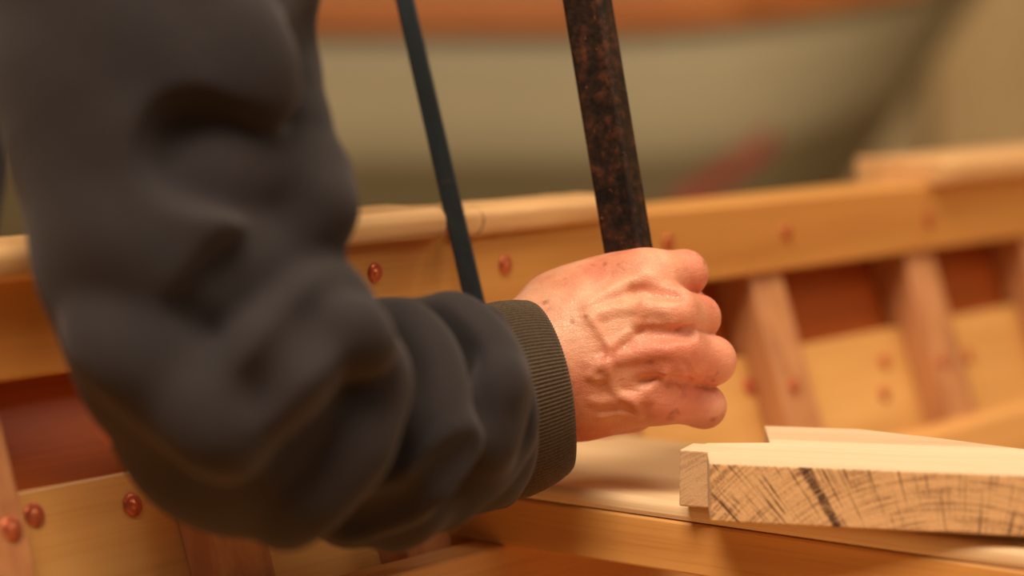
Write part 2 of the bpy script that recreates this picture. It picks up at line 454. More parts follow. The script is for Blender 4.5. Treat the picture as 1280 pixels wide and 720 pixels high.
# copper rivets with roves
def rivet_mesh():
    prof = [(0, .0016), (.0012, .0017), (.0018, .0011), (.0024, .0008), (.0036, .0012), (.0046, .0009), (.0050, 0), (.0046, -.0006)]
    vs = []; fs = []; n = 20
    for r, h in prof:
        for k in range(n):
            a = 2*math.pi*k/n; vs.append((r*math.cos(a), -h, r*math.sin(a)))
    for i in range(len(prof)-1):
        for k in range(n): fs.append((i*n+k, i*n+(k+1) % n, (i+1)*n+(k+1) % n, (i+1)*n+k))
    return vs, fs
rv, rf = rivet_mesh(); rivet0 = link_mesh('copper_rivet', rv, rf, M['copper'], boat, smooth=True); first = [True]
def rivet(px, py, s_of, tilt, scale=1.):
    s = 0.
    for _ in range(6):
        u, w = ucross(px, py, s); s = s_of(w)
    o = rivet0 if first[0] else rivet0.copy()
    if not first[0]: C.objects.link(o)
    first[0] = False; o.parent = boat
    o.location = (u, -(s+.0003), KEEL-w); o.rotation_euler = (tilt, random.uniform(0, 3), 0) if False else (tilt, 0, 0); o.scale = (scale,)*3
strk2 = lambda w: -.009+(w-.1)*.352
for px, py in ((468, 341), (631, 331), (835, 303), (983, 290), (1160, 275)): rivet(px, py, lambda w: 0., 0, 1.08)
for px, py in ((42, 643), (165, 631), (935, 483), (1105, 452), (1210, 445), (1105, 492)): rivet(px, py, strk2, -.338, 1.15)
for px, py in ((14, 660), (992, 482), (1178, 452)): rivet(px, py, s_rib, -.338, 1.1)

# the thwart, a board over a beam, square to the hull
ZT = .239; ZJ = .2486; ZB = .275
a = hitz(640, 622, ZJ); b = hitz(1280, 714, ZJ)
T = b-a; T.z = 0; T.normalize(); TB = Vector((-T.y, T.x, 0))
Mt = Matrix(((T.x, TB.x, 0, a.x), (T.y, TB.y, 0, a.y), (0, 0, 1, ZC-ZT), (0, 0, 0, 1)))
back = hitz(850, 551, ZT)-a; depth = back.dot(TB)
boat_inv = (Matrix.Translation((P0.x, P0.y, ZC-ZG-KEEL)) @ Matrix.Rotation(math.atan2(D.y, D.x), 4, 'Z')).inverted()
jz = -(ZJ-ZT); bz = -(ZB-ZT)
xl = (hitz(557, 664, ZB-.003)-a).dot(T)
r = .0045
sec = [(0+.0008, jz+.0008), (0, jz+.003)]+[(r-r*math.cos(math.radians(t)), -r+r*math.sin(math.radians(t))) for t in range(0, 91, 15)]
sec += [(depth-.003, 0), (depth, -.003), (depth, jz+.0008)]
v, f = prism(sec, xl+.0, 1.05)
th = link_mesh('thwart', v, f, M['thwart'], boat, matrix=boat_inv @ Mt)
bpy.context.view_layer.update()
v, f = prism([(0, bz), (depth-.004, bz), (depth-.004, jz), (.0005, jz), (0, jz-.0015)], xl, 1.05, n=1)
bm_ = bevel(link_mesh('thwart_beam', v, f, M['beam'], boat, matrix=boat_inv @ Mt), .0012)

# keel, stem-side floor board: the rest of the hull below the thwart
boat_prism('floorboard', [(.50, .43), (.88, .43), (.88, .445), (.50, .445)], UA, UB, M['strake'])
boat_prism('keel', [(.84, .475), (.90, .475), (.90, .52), (.84, .52)], UA, UB, M['beam'])

# stand under the boat
st_ = empty('boat_stand', tuple(P0+N*.75+D*.9)[:2]+(0,), math.atan2(D.y, D.x))
tag(st_, 'timber trestle holding up the keel of the boat being built', 'trestle')
zt = ZC-ZG-KEEL
v, f = box(-.06, .06, -.35, .15, zt-.07, zt-.001); bevel(link_mesh('crossbeam', v, f, M['trestle'], st_), .003)
for yy in (-.3, .1):
    v, f = box(-.045, .045, yy-.045, yy+.045, 0, zt-.07); bevel(link_mesh('post', v, f, M['trestle'], st_), .003)
v, f = box(-.03, .03, -.3, .1, .1, .16); bevel(link_mesh('stretcher', v, f, M['trestle'], st_), .003)

# ------------------------------------------------------------------ loose timber on the thwart
ztop, zbot = .2094, ZT-.0012
# split board: plan polygon from its seen corners
f0 = hitz(888, 652, zbot); f1 = hitz(1280, 671, .2329); fd = (f1-f0).normalized()   # its right end is propped a little off the thwart
ang = math.atan2(fd.y, fd.x); by_ = Vector((-fd.y, fd.x, 0)).normalized(); bz_ = fd.cross(by_)
Mb = Matrix.Translation(f0) @ Matrix((fd, by_, bz_)).transposed().to_4x4(); Mbi = Mb.inverted()
def pl(px, py):
    o_ = Mbi @ CAM; r_ = Mbi.to_3x3() @ ray(px, py); return (o_+r_*((zbot-ztop-o_.z)/r_.z)).xy
p_end = (.34, 0)
poly = [(0, 0), p_end, (.34, .03), tuple(pl(1280, 561)), tuple(pl(1180, 548)), tuple(pl(1075, 536)), tuple(pl(955, 532)), tuple(pl(962, 553)), tuple(pl(881, 553.5))]
H = zbot-ztop
def on_face(px, py):
    o_ = Mbi @ CAM; r_ = Mbi.to_3x3() @ ray(px, py); return o_+r_*(-o_.y/r_.y)
pith = on_face(1206, 935); CHK = on_face(1021, 614)
CHECK_ANG = math.atan2(CHK.x-pith.x, CHK.z-pith.z)
M['end_big'] = end_grain('cracked_end_grain', (232, 186, 132), (112, 62, 32), pith.x, pith.z)
M['end_small'] = end_grain('batten_end_grain', (212, 174, 132), (170, 128, 90), .05, -.06, rays=False)
k = len(poly)
vs = [(p[0], p[1], 0) for p in poly]+[(p[0], p[1], H) for p in poly]
fs = [(j, (j+1) % k, k+(j+1) % k, k+j) for j in range(k)]+[tuple(range(k-1, -1, -1)), tuple(range(k, 2*k))]
idx = [1 if j == 0 else 0 for j in range(k)]+[0, 0]
M['pale_b'] = wood('pale_board_top', (234, 208, 176), (220, 188, 150), .6, .8, .8, axis=0, seed=12)
brd = link_mesh('notched_board', vs, fs, None, None, mats=[M['pale_b'], M['end_big']], matidx=idx, matrix=Mb)
bevel(brd, .0009, 2)
tag(brd, 'thick pale notched board with dark cracked end grain lying on the thwart', 'board')
# batten stub
o0 = hitz(849, 637, ZT); d0 = 1.0
ang = math.atan2(f1.y-f0.y, f1.x-f0.x); Ms = Matrix.Translation((hitz(849, 562, ztop).x, hitz(849, 562, ztop).y, ZC-zbot)) @ Matrix.Rotation(ang, 4, 'Z')
wst = -((f0-hitz(849, 562, ztop)).xy @ Vector((math.cos(ang), math.sin(ang))))
yb = .021
vs, fs = box(0, -wst-.0012, 0, yb, 0, H)
stub = link_mesh('batten_offcut', vs, fs, None, None, mats=[M['pale_b'], M['end_small']], matrix=Ms)
for p in stub.data.polygons:
    if p.normal.y < -.5: p.material_index = 1
bevel(stub, .0009, 2)
tag(stub, 'small pale square-cut offcut standing against the left end of the cracked board', 'offcut')

# ------------------------------------------------------------------ bars
def bar(name, p, q, wa, wb, th, mat, yaw, roundw=.0015, mid=6):
    ax = (q-p); ln = ax.length; ax.normalize()
    side = Vector((math.cos(yaw), math.sin(yaw), 0)); side = (side-ax*side.dot(ax)).normalized(); nrm = ax.cross(side)
    R = Matrix((side, nrm, -ax)).transposed().to_4x4(); base = Matrix.Translation(q) @ R
    vs = []; n = mid
    for i in range(n+1):
        t = i/n; wd = (wa*t+wb*(1-t))/2
        for sx, sy in ((-1, -1), (1, -1), (1, 1), (-1, 1)): vs.append((sx*wd, sy*th/2, ln*t))
    fs = []
    for i in range(n):
        for j in range(4): fs.append((i*4+j, i*4+(j+1) % 4, i*4+4+(j+1) % 4, i*4+4+j))
    fs.append((3, 2, 1, 0)); fs.append(tuple(n*4+j for j in range(4)))
    o = link_mesh(name, vs, fs, mat, None, matrix=base); bevel(o, roundw, 3); return o
dB = 1.262
pT = U(734-42*.55, -173*.8, dB); pT = U(734-52*.95, -315*.95, dB); pBm = U(786+52*.62, 315+315*.62, dB)
rb = bar('rusty_bar', pT, pBm, .0220, .0220, .016, M['rust'], math.radians(-29), .002)
tag(rb, 'thick rusty flat steel bar held upright in the gripping fist', 'bar')
q = U(646, 606, 1.272); p = U(506-139*.25, 0-606*.25, 1.345)
tb = bar('thin_steel_bar', p, q, .0098, .0112, .0035, M['blued'], math.radians(-12), .0006)
tag(tb, 'thin dark blued steel bar passing through the saw cut in the gunwale', 'bar')

# ------------------------------------------------------------------ the person
SH = Vector((-.20, 1.10, ZC+.24))
person = empty('person', (-.52, 1.42, 0), 0)
tag(person, 'person in charcoal sweatshirt leaning over the gunwale, right fist gripping rusty bar', 'person')

hs = lambda px, py, d, rpx: (U(px, py, d), rpx/F*d)
h = .00115
fld = Field((-.03, 1.12, ZC-.235), (.135, 1.35, ZC-.055), h)
wr_ = [hs(560, 500, 1.20, 74), hs(660, 468, 1.228, 72)]
fld.cone(wr_[0][0], wr_[1][0], wr_[0][1], wr_[1][1], .01)
# wrist to carpus: a flat oval made of three runs
for (a_, b_) in (((640, 420, 1.232, 38), (722, 392, 1.238, 46)), ((640, 462, 1.226, 44), (725, 445, 1.228, 50)), ((645, 502, 1.23, 40), (728, 498, 1.236, 46)),
                 ((640, 440, 1.255, 40), (720, 440, 1.262, 46))):
    A = hs(*a_); B = hs(*b_); fld.cone(A[0], B[0], A[1], B[1], .012)
meta = {  # carpus end, knuckle
 'index': ((715, 392, 1.240, 46), (806, 352, 1.228, 34)),
 'middle': ((720, 420, 1.228, 44), (838, 393, 1.213, 30)),
 'ring': ((720, 462, 1.228, 46), (842, 440, 1.212, 30)),
 'little': ((718, 500, 1.238, 46), (818, 496, 1.224, 32))}
for a_, b_ in meta.values():
    A = hs(*a_); B = hs(*b_); fld.cone(A[0], B[0], A[1], B[1], .011)
# palm web under the metacarpals
fld.cone(U(740, 430, 1.243), U(815, 400, 1.238), .017, .013, .01)
fld.cone(U(735, 478, 1.245), U(812, 462, 1.236), .017, .013, .01)
for x_, y_, d_, r_ in ((822, 414, 1.2275, .0135), (818, 465, 1.2290, .0135), (800, 372, 1.237, .0135)):
    fld.cone(U(742, 424+(y_-415)*.6, 1.2335), U(x_, y_, d_), .017, r_, .012)
fld.cone(U(700, 505, 1.25), U(790, 508, 1.250), .016, .014, .01)   # heel of the hand
# fingers: knuckle, middle joint, end joint, tip
fing = {
 'index': [(806, 347, 1.228, 33), (855, 342, 1.247, 27), (845, 350, 1.283, 22), (805, 362, 1.290, 19)],
 'middle': [(838, 393, 1.213, 30), (872, 397, 1.240, 26), (858, 402, 1.283, 22), (815, 410, 1.292, 19)],
 'ring': [(842, 440, 1.212, 29), (889, 451, 1.235, 28.5), (874, 453, 1.280, 22), (828, 456, 1.291, 19)],
 'little': [(818, 494, 1.224, 28), (880, 508, 1.240, 25), (866, 508, 1.278, 20), (826, 506, 1.288, 17)]}
F2 = {}
for nm, pts in fing.items():
    P = [hs(*p) for p in pts]
    g = Field(fld.lo, fld.lo+(fld.n-1)*h, h); g.chain(P, .004); F2[nm] = g.f
    g.cone(P[0][0], P[1][0], P[0][1]*.9, P[1][1]*1.0, .004)
# fingers touch without melting: tight blend between neighbours, wide blend at the knuckles
allf = None
for nm in ('index', 'middle', 'ring', 'little'):
    b_ = F2[nm]
    if allf is None: allf = b_.copy()
    else:
        kk = .0012; hh = np.maximum(kk-np.abs(allf-b_), 0)/kk; allf = np.minimum(allf, b_)-hh*hh*kk*.25
kk = .010; hh = np.maximum(kk-np.abs(fld.f-allf), 0)/kk; fld.f = (np.minimum(fld.f, allf)-hh*hh*kk*.25).astype(np.float32)
# thumb: side of the palm, over the bar, closing on the far side
fld.chain([hs(700, 395, 1.250, 40), hs(752, 360, 1.262, 34), hs(795, 352, 1.286, 27), hs(842, 366, 1.300, 22), hs(870, 385, 1.303, 18)], .009)
# top contour flesh between thumb and index
fld.cone(U(690, 382, 1.245), U(770, 350, 1.243), 37/F*1.24, 32/F*1.24, .012)
# even out the back of the hand, leaving the fingers crisp
def soften(f, n):
    for _ in range(n):
        for ax in range(3):
            a_ = [slice(None)]*3; b_ = [slice(None)]*3; c_ = [slice(None)]*3
            a_[ax] = slice(0, -2); b_[ax] = slice(1, -1); c_[ax] = slice(2, None)
            g_ = f.copy(); g_[tuple(b_)] = .25*f[tuple(a_)]+.5*f[tuple(b_)]+.25*f[tuple(c_)]; f = g_
    return f
fld.f = np.minimum(fld.f, .016)
bl = soften(fld.f, 22); xs = fld.lo[0]+h*np.arange(fld.n[0])
mk_ = np.clip((.0895-xs)/.016, 0, 1); mk_ = (mk_*mk_*(3-2*mk_))[:, None, None].astype(np.float32)
fld.f = (bl-.0006)*mk_+fld.f*(1-mk_)
# creases between fingers on the back
mm = .001
def ridge(pts, r, lift=0, k=.004, **kw): fld.line_on(pts, r*mm, lift*mm, k, **kw)
# extensor tendons
ridge([(735, 398, .6), (770, 388), (805, 385, 1.1), (835, 388, .9)], 1.6, -1.5, .0045)
ridge([(735, 455, .6), (775, 447), (810, 440, 1.1), (838, 438, .9)], 1.6, -1.5, .0045)
ridge([(730, 385, .5), (765, 366), (795, 352, .9)], 1.5, -1.5, .0045)
ridge([(740, 500, .5), (780, 498), (812, 495, .8)], 1.5, -1.5, .0045)
# knuckle heads
for px, py, r in ((846, 391, 4.8), (850, 436, 4.6), (812, 347, 5.0)):
    d = fld.cast(px, py)
    if d: fld.cone(U(px-4, py, d+.0035), U(px+3, py, d+.0035), r*mm, r*mm, .0045)
# dips between the tendons near the knuckles
ridge([(790, 366, .5), (822, 366, 1.1), (850, 368, .6)], 1.4, 1.2, .005, sub=True)
ridge([(790, 414, .4), (822, 416, 1), (852, 417, 1.1), (868, 416, .8)], 1.4, 1.1, .004, sub=True)
ridge([(800, 478, .6), (835, 476, 1), (862, 480, 1)], 1.4, 1.0, .004, sub=True)
# veins
ridge([(806, 372, .6), (803, 392), (793, 410), (775, 424), (764, 436), (762, 455), (755, 468), (740, 472, .6)], 1.05, -.7, .003)
ridge([(762, 455, .8), (748, 458), (735, 470, .7)], 1.0, -.65, .003)
ridge([(800, 512, .5), (790, 500), (772, 492), (764, 478), (760, 462, .7)], 1.0, -.65, .003)
ridge([(740, 400, .6), (752, 418), (764, 434, .8)], 1.0, -.7, .003)
ridge([(835, 462, .6), (822, 478, 1), (808, 490, .7)], 1.0, -.7, .003)
ridge([(748, 520, .6), (775, 515), (800, 520, .6)], .9, -.5, .003)
# skin folds
ridge([(854, 452, .5), (862, 462, 1), (860, 474, .6)], .7, .35, .0016, sub=True)
ridge([(846, 476, .5), (856, 490, 1), (848, 500, .5)], .7, .35, .0016, sub=True)
ridge([(845, 412, .5), (862, 408, 1), (880, 414, .8)], .7, .3, .0016, sub=True)
body = sdf_object('body', fld, M['skin'], None, 2)

# rest of the body: forearm and upper arm inside the sleeve, neck, head - one surface of its own mesh, joined to the hand's
bf = Field((-1.0, .85, .0), (.02, 1.85, 1.85), .009)
HP = Vector((-.48, 1.45, .92)); CH = Vector((-.42, 1.36, 1.22)); NK = Vector((-.34, 1.32, ZC+.34)); HD = Vector((-.25, 1.30, ZC+.45))
EL = U(235, 470, 1.035); WRp = U(600, 488, 1.21)
bf.chain([(SH, .045), (U(205, 150, 1.06), .05), (EL, .042), (U(420, 530, 1.12), .042), (WRp, .032)], .01)
bf.chain([(HP, .13), (CH, .14), (NK, .065), (HD, .06)], .03)
bf.ell(HD+Vector((.02, 0, .06)), (.095, .075, .115), k=.02)
bf.cone(HD+Vector((.09, 0, .02)), HD+Vector((.085, 0, -.01)), .03, .028, .02)    # jaw
bf.cone(HD+Vector((.11, 0, .075)), HD+Vector((.132, 0, .045)), .010, .014, .012)  # nose
bf.cone(HD+Vector((.122, -.022, .002)), HD+Vector((.122, .022, .002)), .005, .005, .012)    # lips
bf.cone(HD+Vector((.129, -.02, .002)), HD+Vector((.129, .02, .002)), .002, .002, .003, sub=True)
bf.cone(HD+Vector((.105, -.05, .098)), HD+Vector((.105, .05, .098)), .010, .010, .014)   # brow
for sy in (-1, 1): bf.cone(HD+Vector((.115, sy*.032, .075)), HD+Vector((.108, sy*.036, .075)), .014, .014, .01, sub=True)
for sy in (-1, 1): bf.ell(HD+Vector((.01, sy*.078, .055)), (.018, .010, .03), k=.008)
bf.cone(SH+Vector((0, 0, -.02)), CH+Vector((0, 0, .05)), .045, .07, .02)
LS = Vector((-.50, 1.56, 1.25)); LE = Vector((-.62, 1.66, 1.00)); LW = Vector((-.50, 1.72, .80))
bf.chain([(CH, .10), (LS, .055), (LE, .042), (LW, .028), (LW+Vector((.02, -.007, -.017)), .024)], .02)
for k_, (kx, ky) in enumerate(((-.50, 1.38), (-.62, 1.62))):
    bf.chain([(HP+Vector((0, (-.08, .08)[k_], 0)), .085), (Vector((kx, ky, .50)), .055), (Vector((kx-.03, ky, .09)), .04), (Vector((kx+.08, ky, .05)), .032)], .02)
hf = Field(LW+Vector((-.06, -.09, -.22)), LW+Vector((.16, .07, .03)), .0025)   # the other hand, hanging relaxed
da = Vector((.30, -.1, -.95)).normalized(); sa = Vector((.95, -.1, .31)).normalized(); hf.cone(LW, LW+da*.03, .027, .024, .01)
for k_, (off_, ln_) in enumerate(((-.030, .062), (-.010, .072), (.010, .078), (.029, .070))):
    k0 = LW+da*.10+sa*off_; hf.cone(LW+da*.03+sa*off_*.5, k0, .015, .0115, .012)
    k1 = k0+da*ln_*.5+Vector((0, -.006, 0)); k2 = k1+da*ln_*.32+Vector((0, -.014, 0)); k3 = k2+da*ln_*.2+Vector((0, -.012, 0))
    hf.chain([(k0, .0095), (k1, .0088), (k2, .0078), (k3, .0068)], .003)
hf.chain([(LW+da*.03+sa*.015, .015), (LW+da*.07+sa*.045, .0115), (LW+da*.10+sa*.058+Vector((0, -.01, 0)), .0095), (LW+da*.125+sa*.06+Vector((0, -.016, 0)), .008)], .008)
V1, Q1 = bf.mesh(); V3, Q3 = hf.mesh(); V1, Q1 = np.vstack([V1, V3]), np.vstack([Q1, Q3+len(V1)]); V2 = np.array([v.co for v in body.data.vertices]); Q2 = np.array([list(p.vertices) for p in body.data.polygons])
me = bpy.data.meshes.new('body'); me.from_pydata(np.vstack([V2, V1]).tolist(), [], np.vstack([Q2, Q1+len(V2)]).tolist())
me.polygons.foreach_set('use_smooth', [True]*len(me.polygons)); me.materials.append(M['skin'])
old = body.data; body.data = me; bpy.data.meshes.remove(old); me.name = 'body'
body.parent = person; body.matrix_parent_inverse = Matrix.Translation(-person.location)

def child(o, parent, name=None):
    bpy.context.view_layer.update()
    o.parent = parent; o.matrix_parent_inverse = parent.matrix_world.inverted(); bpy.context.view_layer.update()
    return o
bpy.context.view_layer.update()
# sweatshirt body, then the near sleeve in detail
tf = Field((-.95, 1.0, .75), (-.02, 1.95, 1.55), .008)
tf.chain([(HP+Vector((0, 0, .02)), .165), (CH, .175), (NK+Vector((-.03, 0, -.06)), .10)], .05)
tf.chain([(CH, .13), (LS, .075), (LE, .062), (LW+Vector((-.03, .01, 0)), .042)], .03)
tf.cone(CH+Vector((0, 0, .06)), SH+Vector((-.03, .02, .01)), .12, .088, .03)
shirt = sdf_object('sweatshirt', tf, M['fleece'], None, 2); child(shirt, person)

sf = Field((-.30, .90, ZC-.26), (.03, 1.24, ZC+.36), .0024)
sp = [hs(170, -620, 1.10, 262), hs(180, -300, 1.075, 235), hs(188, -50, 1.055, 214), hs(196, 90, 1.045, 203), hs(203, 160, 1.04, 194), hs(214, 200, 1.035, 184), hs(228, 300, 1.03, 187), hs(264, 418, 1.03, 176), hs(310, 500, 1.045, 170),
      hs(400, 513, 1.085, 149), hs(490, 519, 1.125, 144), hs(560, 510, 1.16, 136), hs(610, 505, 1.195, 124), hs(642, 500, 1.215, 116)]
sf.chain(sp, .006)
# bulge over the crook
sf.ell(U(362, 240, 1.035), (.017, .030, .016), k=.02)

def fold(pts, r, lift=0, k=.02, **kw): sf.line_on(pts, r*mm, lift*mm, k, n=5, **kw)
# deep creases on the inside of the elbow
fold([(425, 275, 1), (396, 305, 1), (350, 345, 1), (300, 385, .8), (262, 425, .5), (238, 460, .2)], 7, 3, .026, sub=True)
fold([(395, 190, 1.), (350, 200, 1.1), (300, 192, 1), (255, 185, .7), (235, 182, .2)], 4.5, 3, .028, sub=True)
fold([(392, 120, .8), (365, 150, .9), (330, 170, .7), (295, 178, .3)], 6, 2.5, .016, sub=True)
fold([(400, 35, .7), (375, 70, .9), (345, 120, .5)], 5, 2.5, .015, sub=True)
fold([(300, 30, .4), (318, 80, .9), (345, 135, 1), (372, 165, .6)], 6, -4.3, .02)
fold([(250, 205, .4), (300, 222, 1), (350, 228, 1), (395, 222, .8)], 7, -4.8, .022)
fold([(262, 372, .4), (310, 338, 1), (360, 300, 1), (398, 262, .8)], 7, -5, .022)
fold([(470, 365, .8), (420, 385, 1), (370, 430, 1), (330, 480, .8), (300, 520, .4)], 7, -4.6, .024)
fold([(455, 352, .8), (400, 400, .8), (352, 452, .6), (315, 505, .3)], 5, 3, .015, sub=True)
# rolls round the forearm, closer toward the cuff
def ring(top, off, r, lift, k, sub, curve=1., a=1.):
    (x0, y0), (x1, y1) = top
    pts = []
    for i in range(9):
        t = .05+.93*i/8; bul = math.sin(math.pi*t)*off*(1-.25*t)
        pts.append((x0+(x1-x0)*t+bul, y0+(y1-y0)*t, a*(.12+.88*math.sin(math.pi*(t*.9+.04)))))
    fold(pts, r, lift, k, sub=sub)
ring(((588, 386), (500, 668)), 108, 5, 2.0, .013, True)
ring(((602, 382), (560, 650)), 78, 4.5, -3.0, .012, False)
ring(((548, 378), (455, 680)), 112, 8, -6.0, .02, False)
ring(((520, 382), (430, 676)), 112, 4, 1.6, .014, True)
ring(((490, 385), (410, 676)), 95, 6.5, -5.0, .018, False, a=.9)
ring(((462, 385), (380, 672)), 90, 4, 1.8, .012, True, a=.8)
ring(((435, 388), (345, 668)), 75, 6, -4.6, .018, False, a=.8)
fold([(628, 470, .4), (600, 520, 1), (560, 570, 1), (500, 620, 1), (430, 655, .6)], 6, -3.4, .014)
fold([(600, 560, .6), (560, 598, 1), (500, 640, .8), (440, 664, .4)], 4, 2, .012, sub=True)

fold([(120, 420, .3), (180, 450, .8), (240, 500, .6), (280, 560, .3)], 7, -6, .024)
# broad soft undulation in the fleece
X, Y, Z = np.meshgrid(*[sf.lo[i]+sf.h*np.arange(sf.n[i]) for i in range(3)], indexing='ij', sparse=True)
sf.f += (.0011*np.sin(X*62+Z*35+1.3)*np.cos(Z*58-Y*40)+.0007*np.sin(Z*120+X*90+Y*50)).astype(np.float32)
axd = Vector((.905, .36, .20)).normalized(); cc = U(646, 495, 1.222); pc = cc-axd*.020
cut = ((X-pc.x)*axd.x+(Y-pc.y)*axd.y+(Z-pc.z)*axd.z).astype(np.float32)
kk = .012; hh = np.maximum(kk-np.abs(sf.f-cut), 0)/kk; sf.f = np.maximum(sf.f, cut)+hh*hh*kk*.25
sleeve = sdf_object('sleeve', sf, M['fleece'], None, 2)
child(sleeve, shirt)
# ribbed cuff: a knitted tube round the wrist
c0 = U(622, 505, 1.207); c1 = U(672, 492, 1.232)
axd = Vector((.905, .36, .20)).normalized()
chord = Vector((0, 0, 1)); e1 = (chord-axd*chord.dot(axd)).normalized(); e2 = axd.cross(e1)   # e1 up, e2 sideways
vs, fs = [], []; nr, m = 150, 150*4
prof = [(-.036, .0440), (-.028, .0470), (-.018, .0490), (-.008, .0494), (0, .0485), (.008, .0468), (.014, .0448), (.0165, .0432), (.0165, .0412), (.012, .0400), (-.004, .0395), (-.03, .039)]
cc = U(646, 495, 1.222)
for i, (t, rr) in enumerate(prof):
    for j in range(m):
        an = 2*math.pi*j/m
        rib = .00065*math.cos(nr*an) if i < 9 else 0
        wv = .0008*math.sin(3*an+t*60)+.0006*math.sin(5*an+1)
        R_ = rr+rib+wv
        p = cc+axd*(t+.0015*math.sin(2*an+.5))+e1*(R_*1.0*math.cos(an))+e2*(R_*.86*math.sin(an)); vs.append(p)
for i in range(len(prof)-1):
    for j in range(m): fs.append((i*m+j, i*m+(j+1) % m, (i+1)*m+(j+1) % m, (i+1)*m+j))
cuff = link_mesh('cuff', vs, fs, M['cuff'], None, smooth=True); child(cuff, shirt); cuff['label'] = 'olive brown ribbed knit cuff'
M['eye'] = simple('eye_white', (226, 218, 206), .2); M['iris'] = simple('iris', (70, 86, 92), .2)
for sy in (-1, 1):
    bm = bmesh.new(); bmesh.ops.create_uvsphere(bm, u_segments=20, v_segments=14, radius=.0125, matrix=Matrix.Translation(HD+Vector((.087, sy*.034, .075))) @ Matrix.Rotation(math.pi/2, 4, 'Y'))
    me = bpy.data.meshes.new('eye'); bm.to_mesh(me); bm.free(); me.materials.append(M['eye']); me.materials.append(M['iris'])
    for p in me.polygons:
        p.use_smooth = True
        if p.center.x > HD.x+.087+.0113: p.material_index = 1
    e_ = bpy.data.objects.new('eye', me); C.objects.link(e_); child(e_, person)
# trousers, boots, hair
lf = Field((-.95, 1.1, .05), (-.3, 1.9, 1.0), .009)
lf.cone(HP+Vector((0, -.04, .02)), HP+Vector((0, .04, .02)), .15, .15, .03)
for k_, (kx, ky) in enumerate(((-.50, 1.38), (-.62, 1.62))):
    lf.chain([(HP+Vector((0, (-.08, .08)[k_], 0)), .105), (Vector((kx, ky, .50)), .078), (Vector((kx-.03, ky, .12)), .068)], .03)
tr = sdf_object('trousers', lf, M['denim'], None, 1); child(tr, person)
for k_, (kx, ky) in enumerate(((-.50, 1.38), (-.62, 1.62))):
    g = Field((kx-.2, ky-.12, -.02), (kx+.25, ky+.12, .25), .007)
    g.chain([(Vector((kx-.03, ky, .18)), .055), (Vector((kx-.03, ky, .06)), .055), (Vector((kx+.12, ky, .045)), .042)], .02)
    g.f = np.maximum(g.f, -(g.lo[2]+g.h*np.arange(g.n[2]))[None, None, :].astype(np.float32))
    b_ = sdf_object('boot', g, M['boot'], None, 1); child(b_, person)
g = Field(tuple(HD+Vector((-.14, -.13, -.05))), tuple(HD+Vector((.2, .13, .24))), .006)
g.ell(HD+Vector((.008, 0, .075)), (.100, .082, .112), k=.01)
Xg = (g.lo[0]+g.h*np.arange(g.n[0]))[:, None, None]; Zg = (g.lo[2]+g.h*np.arange(g.n[2]))[None, None, :]
g.f = np.maximum(g.f, (((Xg-HD.x)*.9-(Zg-HD.z-.11)*.9)*.7).astype(np.float32)+0*g.f)
hr = sdf_object('hair', g, M['hair'], None, 1); child(hr, person)

# ------------------------------------------------------------------ the second boat behind
FY = 3.7
fb = empty('painted_boat', (0, FY+.4, 0)); tag(fb, 'out of focus boat with grey beige painted hull and orange timber rail behind', 'boat')
XB = (1310-640)/F*FY
def rail_pt(t):       # t 0 (left) .. 1 (bow)
    x = -2.6+(XB+2.6)*t; e = max(0, (x-0.05)/(XB-.05))
    z = ZC-.016+.10*e**2.0+.006; y = FY+.55*e**2.6+.05*max(0, -x)
    return x, y, z
nt = 48; rows = []
lv = [0, .06, .13, .20, .215, .30, .42, .55, .68]
inn = [0, .003, .008, .014, .026, .050, .13, .28, .55]
vs = []
for i in range(nt+1):
    t = i/nt; x, y, z = rail_pt(t)
    bow = max(0, (x-.05)/(XB-.05))
    for d_, s_ in zip(lv, inn):
        vs.append((x-(d_*.62)*bow**1.5, y+s_*(1-.5*bow)+.0, z-d_))
fs = []; kk = len(lv); mi = []
for i in range(nt):
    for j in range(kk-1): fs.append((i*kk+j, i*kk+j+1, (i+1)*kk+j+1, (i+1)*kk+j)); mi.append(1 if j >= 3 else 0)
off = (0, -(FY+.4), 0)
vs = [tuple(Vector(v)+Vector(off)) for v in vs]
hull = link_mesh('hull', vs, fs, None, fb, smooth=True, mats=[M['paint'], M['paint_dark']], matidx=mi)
so = hull.modifiers.new('s', 'SOLIDIFY'); so.thickness = .014; so.offset = -1
def sweep(name, fn, sec, mat, n=48):
    vs, fs = [], []; k = len(sec)
    for i in range(n+1):
        x, y, z = fn(i/n)
        for (a_, b_) in sec: vs.append((x, y+a_-(FY+.4), z+b_))
    for i in range(n):
        for j in range(k): fs.append((i*k+j, i*k+(j+1) % k, (i+1)*k+(j+1) % k, (i+1)*k+j))
    fs.append(tuple(range(k-1, -1, -1))); fs.append(tuple(n*k+j for j in range(k)))
    return bevel(link_mesh(name, vs, fs, mat, fb), .004)
sweep('rail', rail_pt, [(-.035, 0), (0, -.002), (0, .045), (-.035, .045)], M['far_rail'])
sweep('rail_top', rail_pt, [(-.045, .046), (.03, .046), (.03, .064), (-.045, .064)], M['far_rail'])
x, y, z = rail_pt(1)
sv = []; sf_ = []
for j, (d_, s_) in enumerate(zip(lv, inn)):
    bx = x-d_*.62; by = y+s_*.5-(FY+.4)
    for a_, b_ in ((-.012, -.02), (.03, -.01), (.03, .03), (-.012, .04)): sv.append((bx+a_, by+b_, z-d_+.02))
for j in range(kk-1):
    for q_ in range(4): sf_.append((j*4+q_, j*4+(q_+1) % 4, j*4+4+(q_+1) % 4, j*4+4+q_))
sf_.append((3, 2, 1, 0)); sf_.append(tuple((kk-1)*4+q_ for q_ in range(4)))
bevel(link_mesh('stem', sv, sf_, M['paint_dark'], fb), .004)
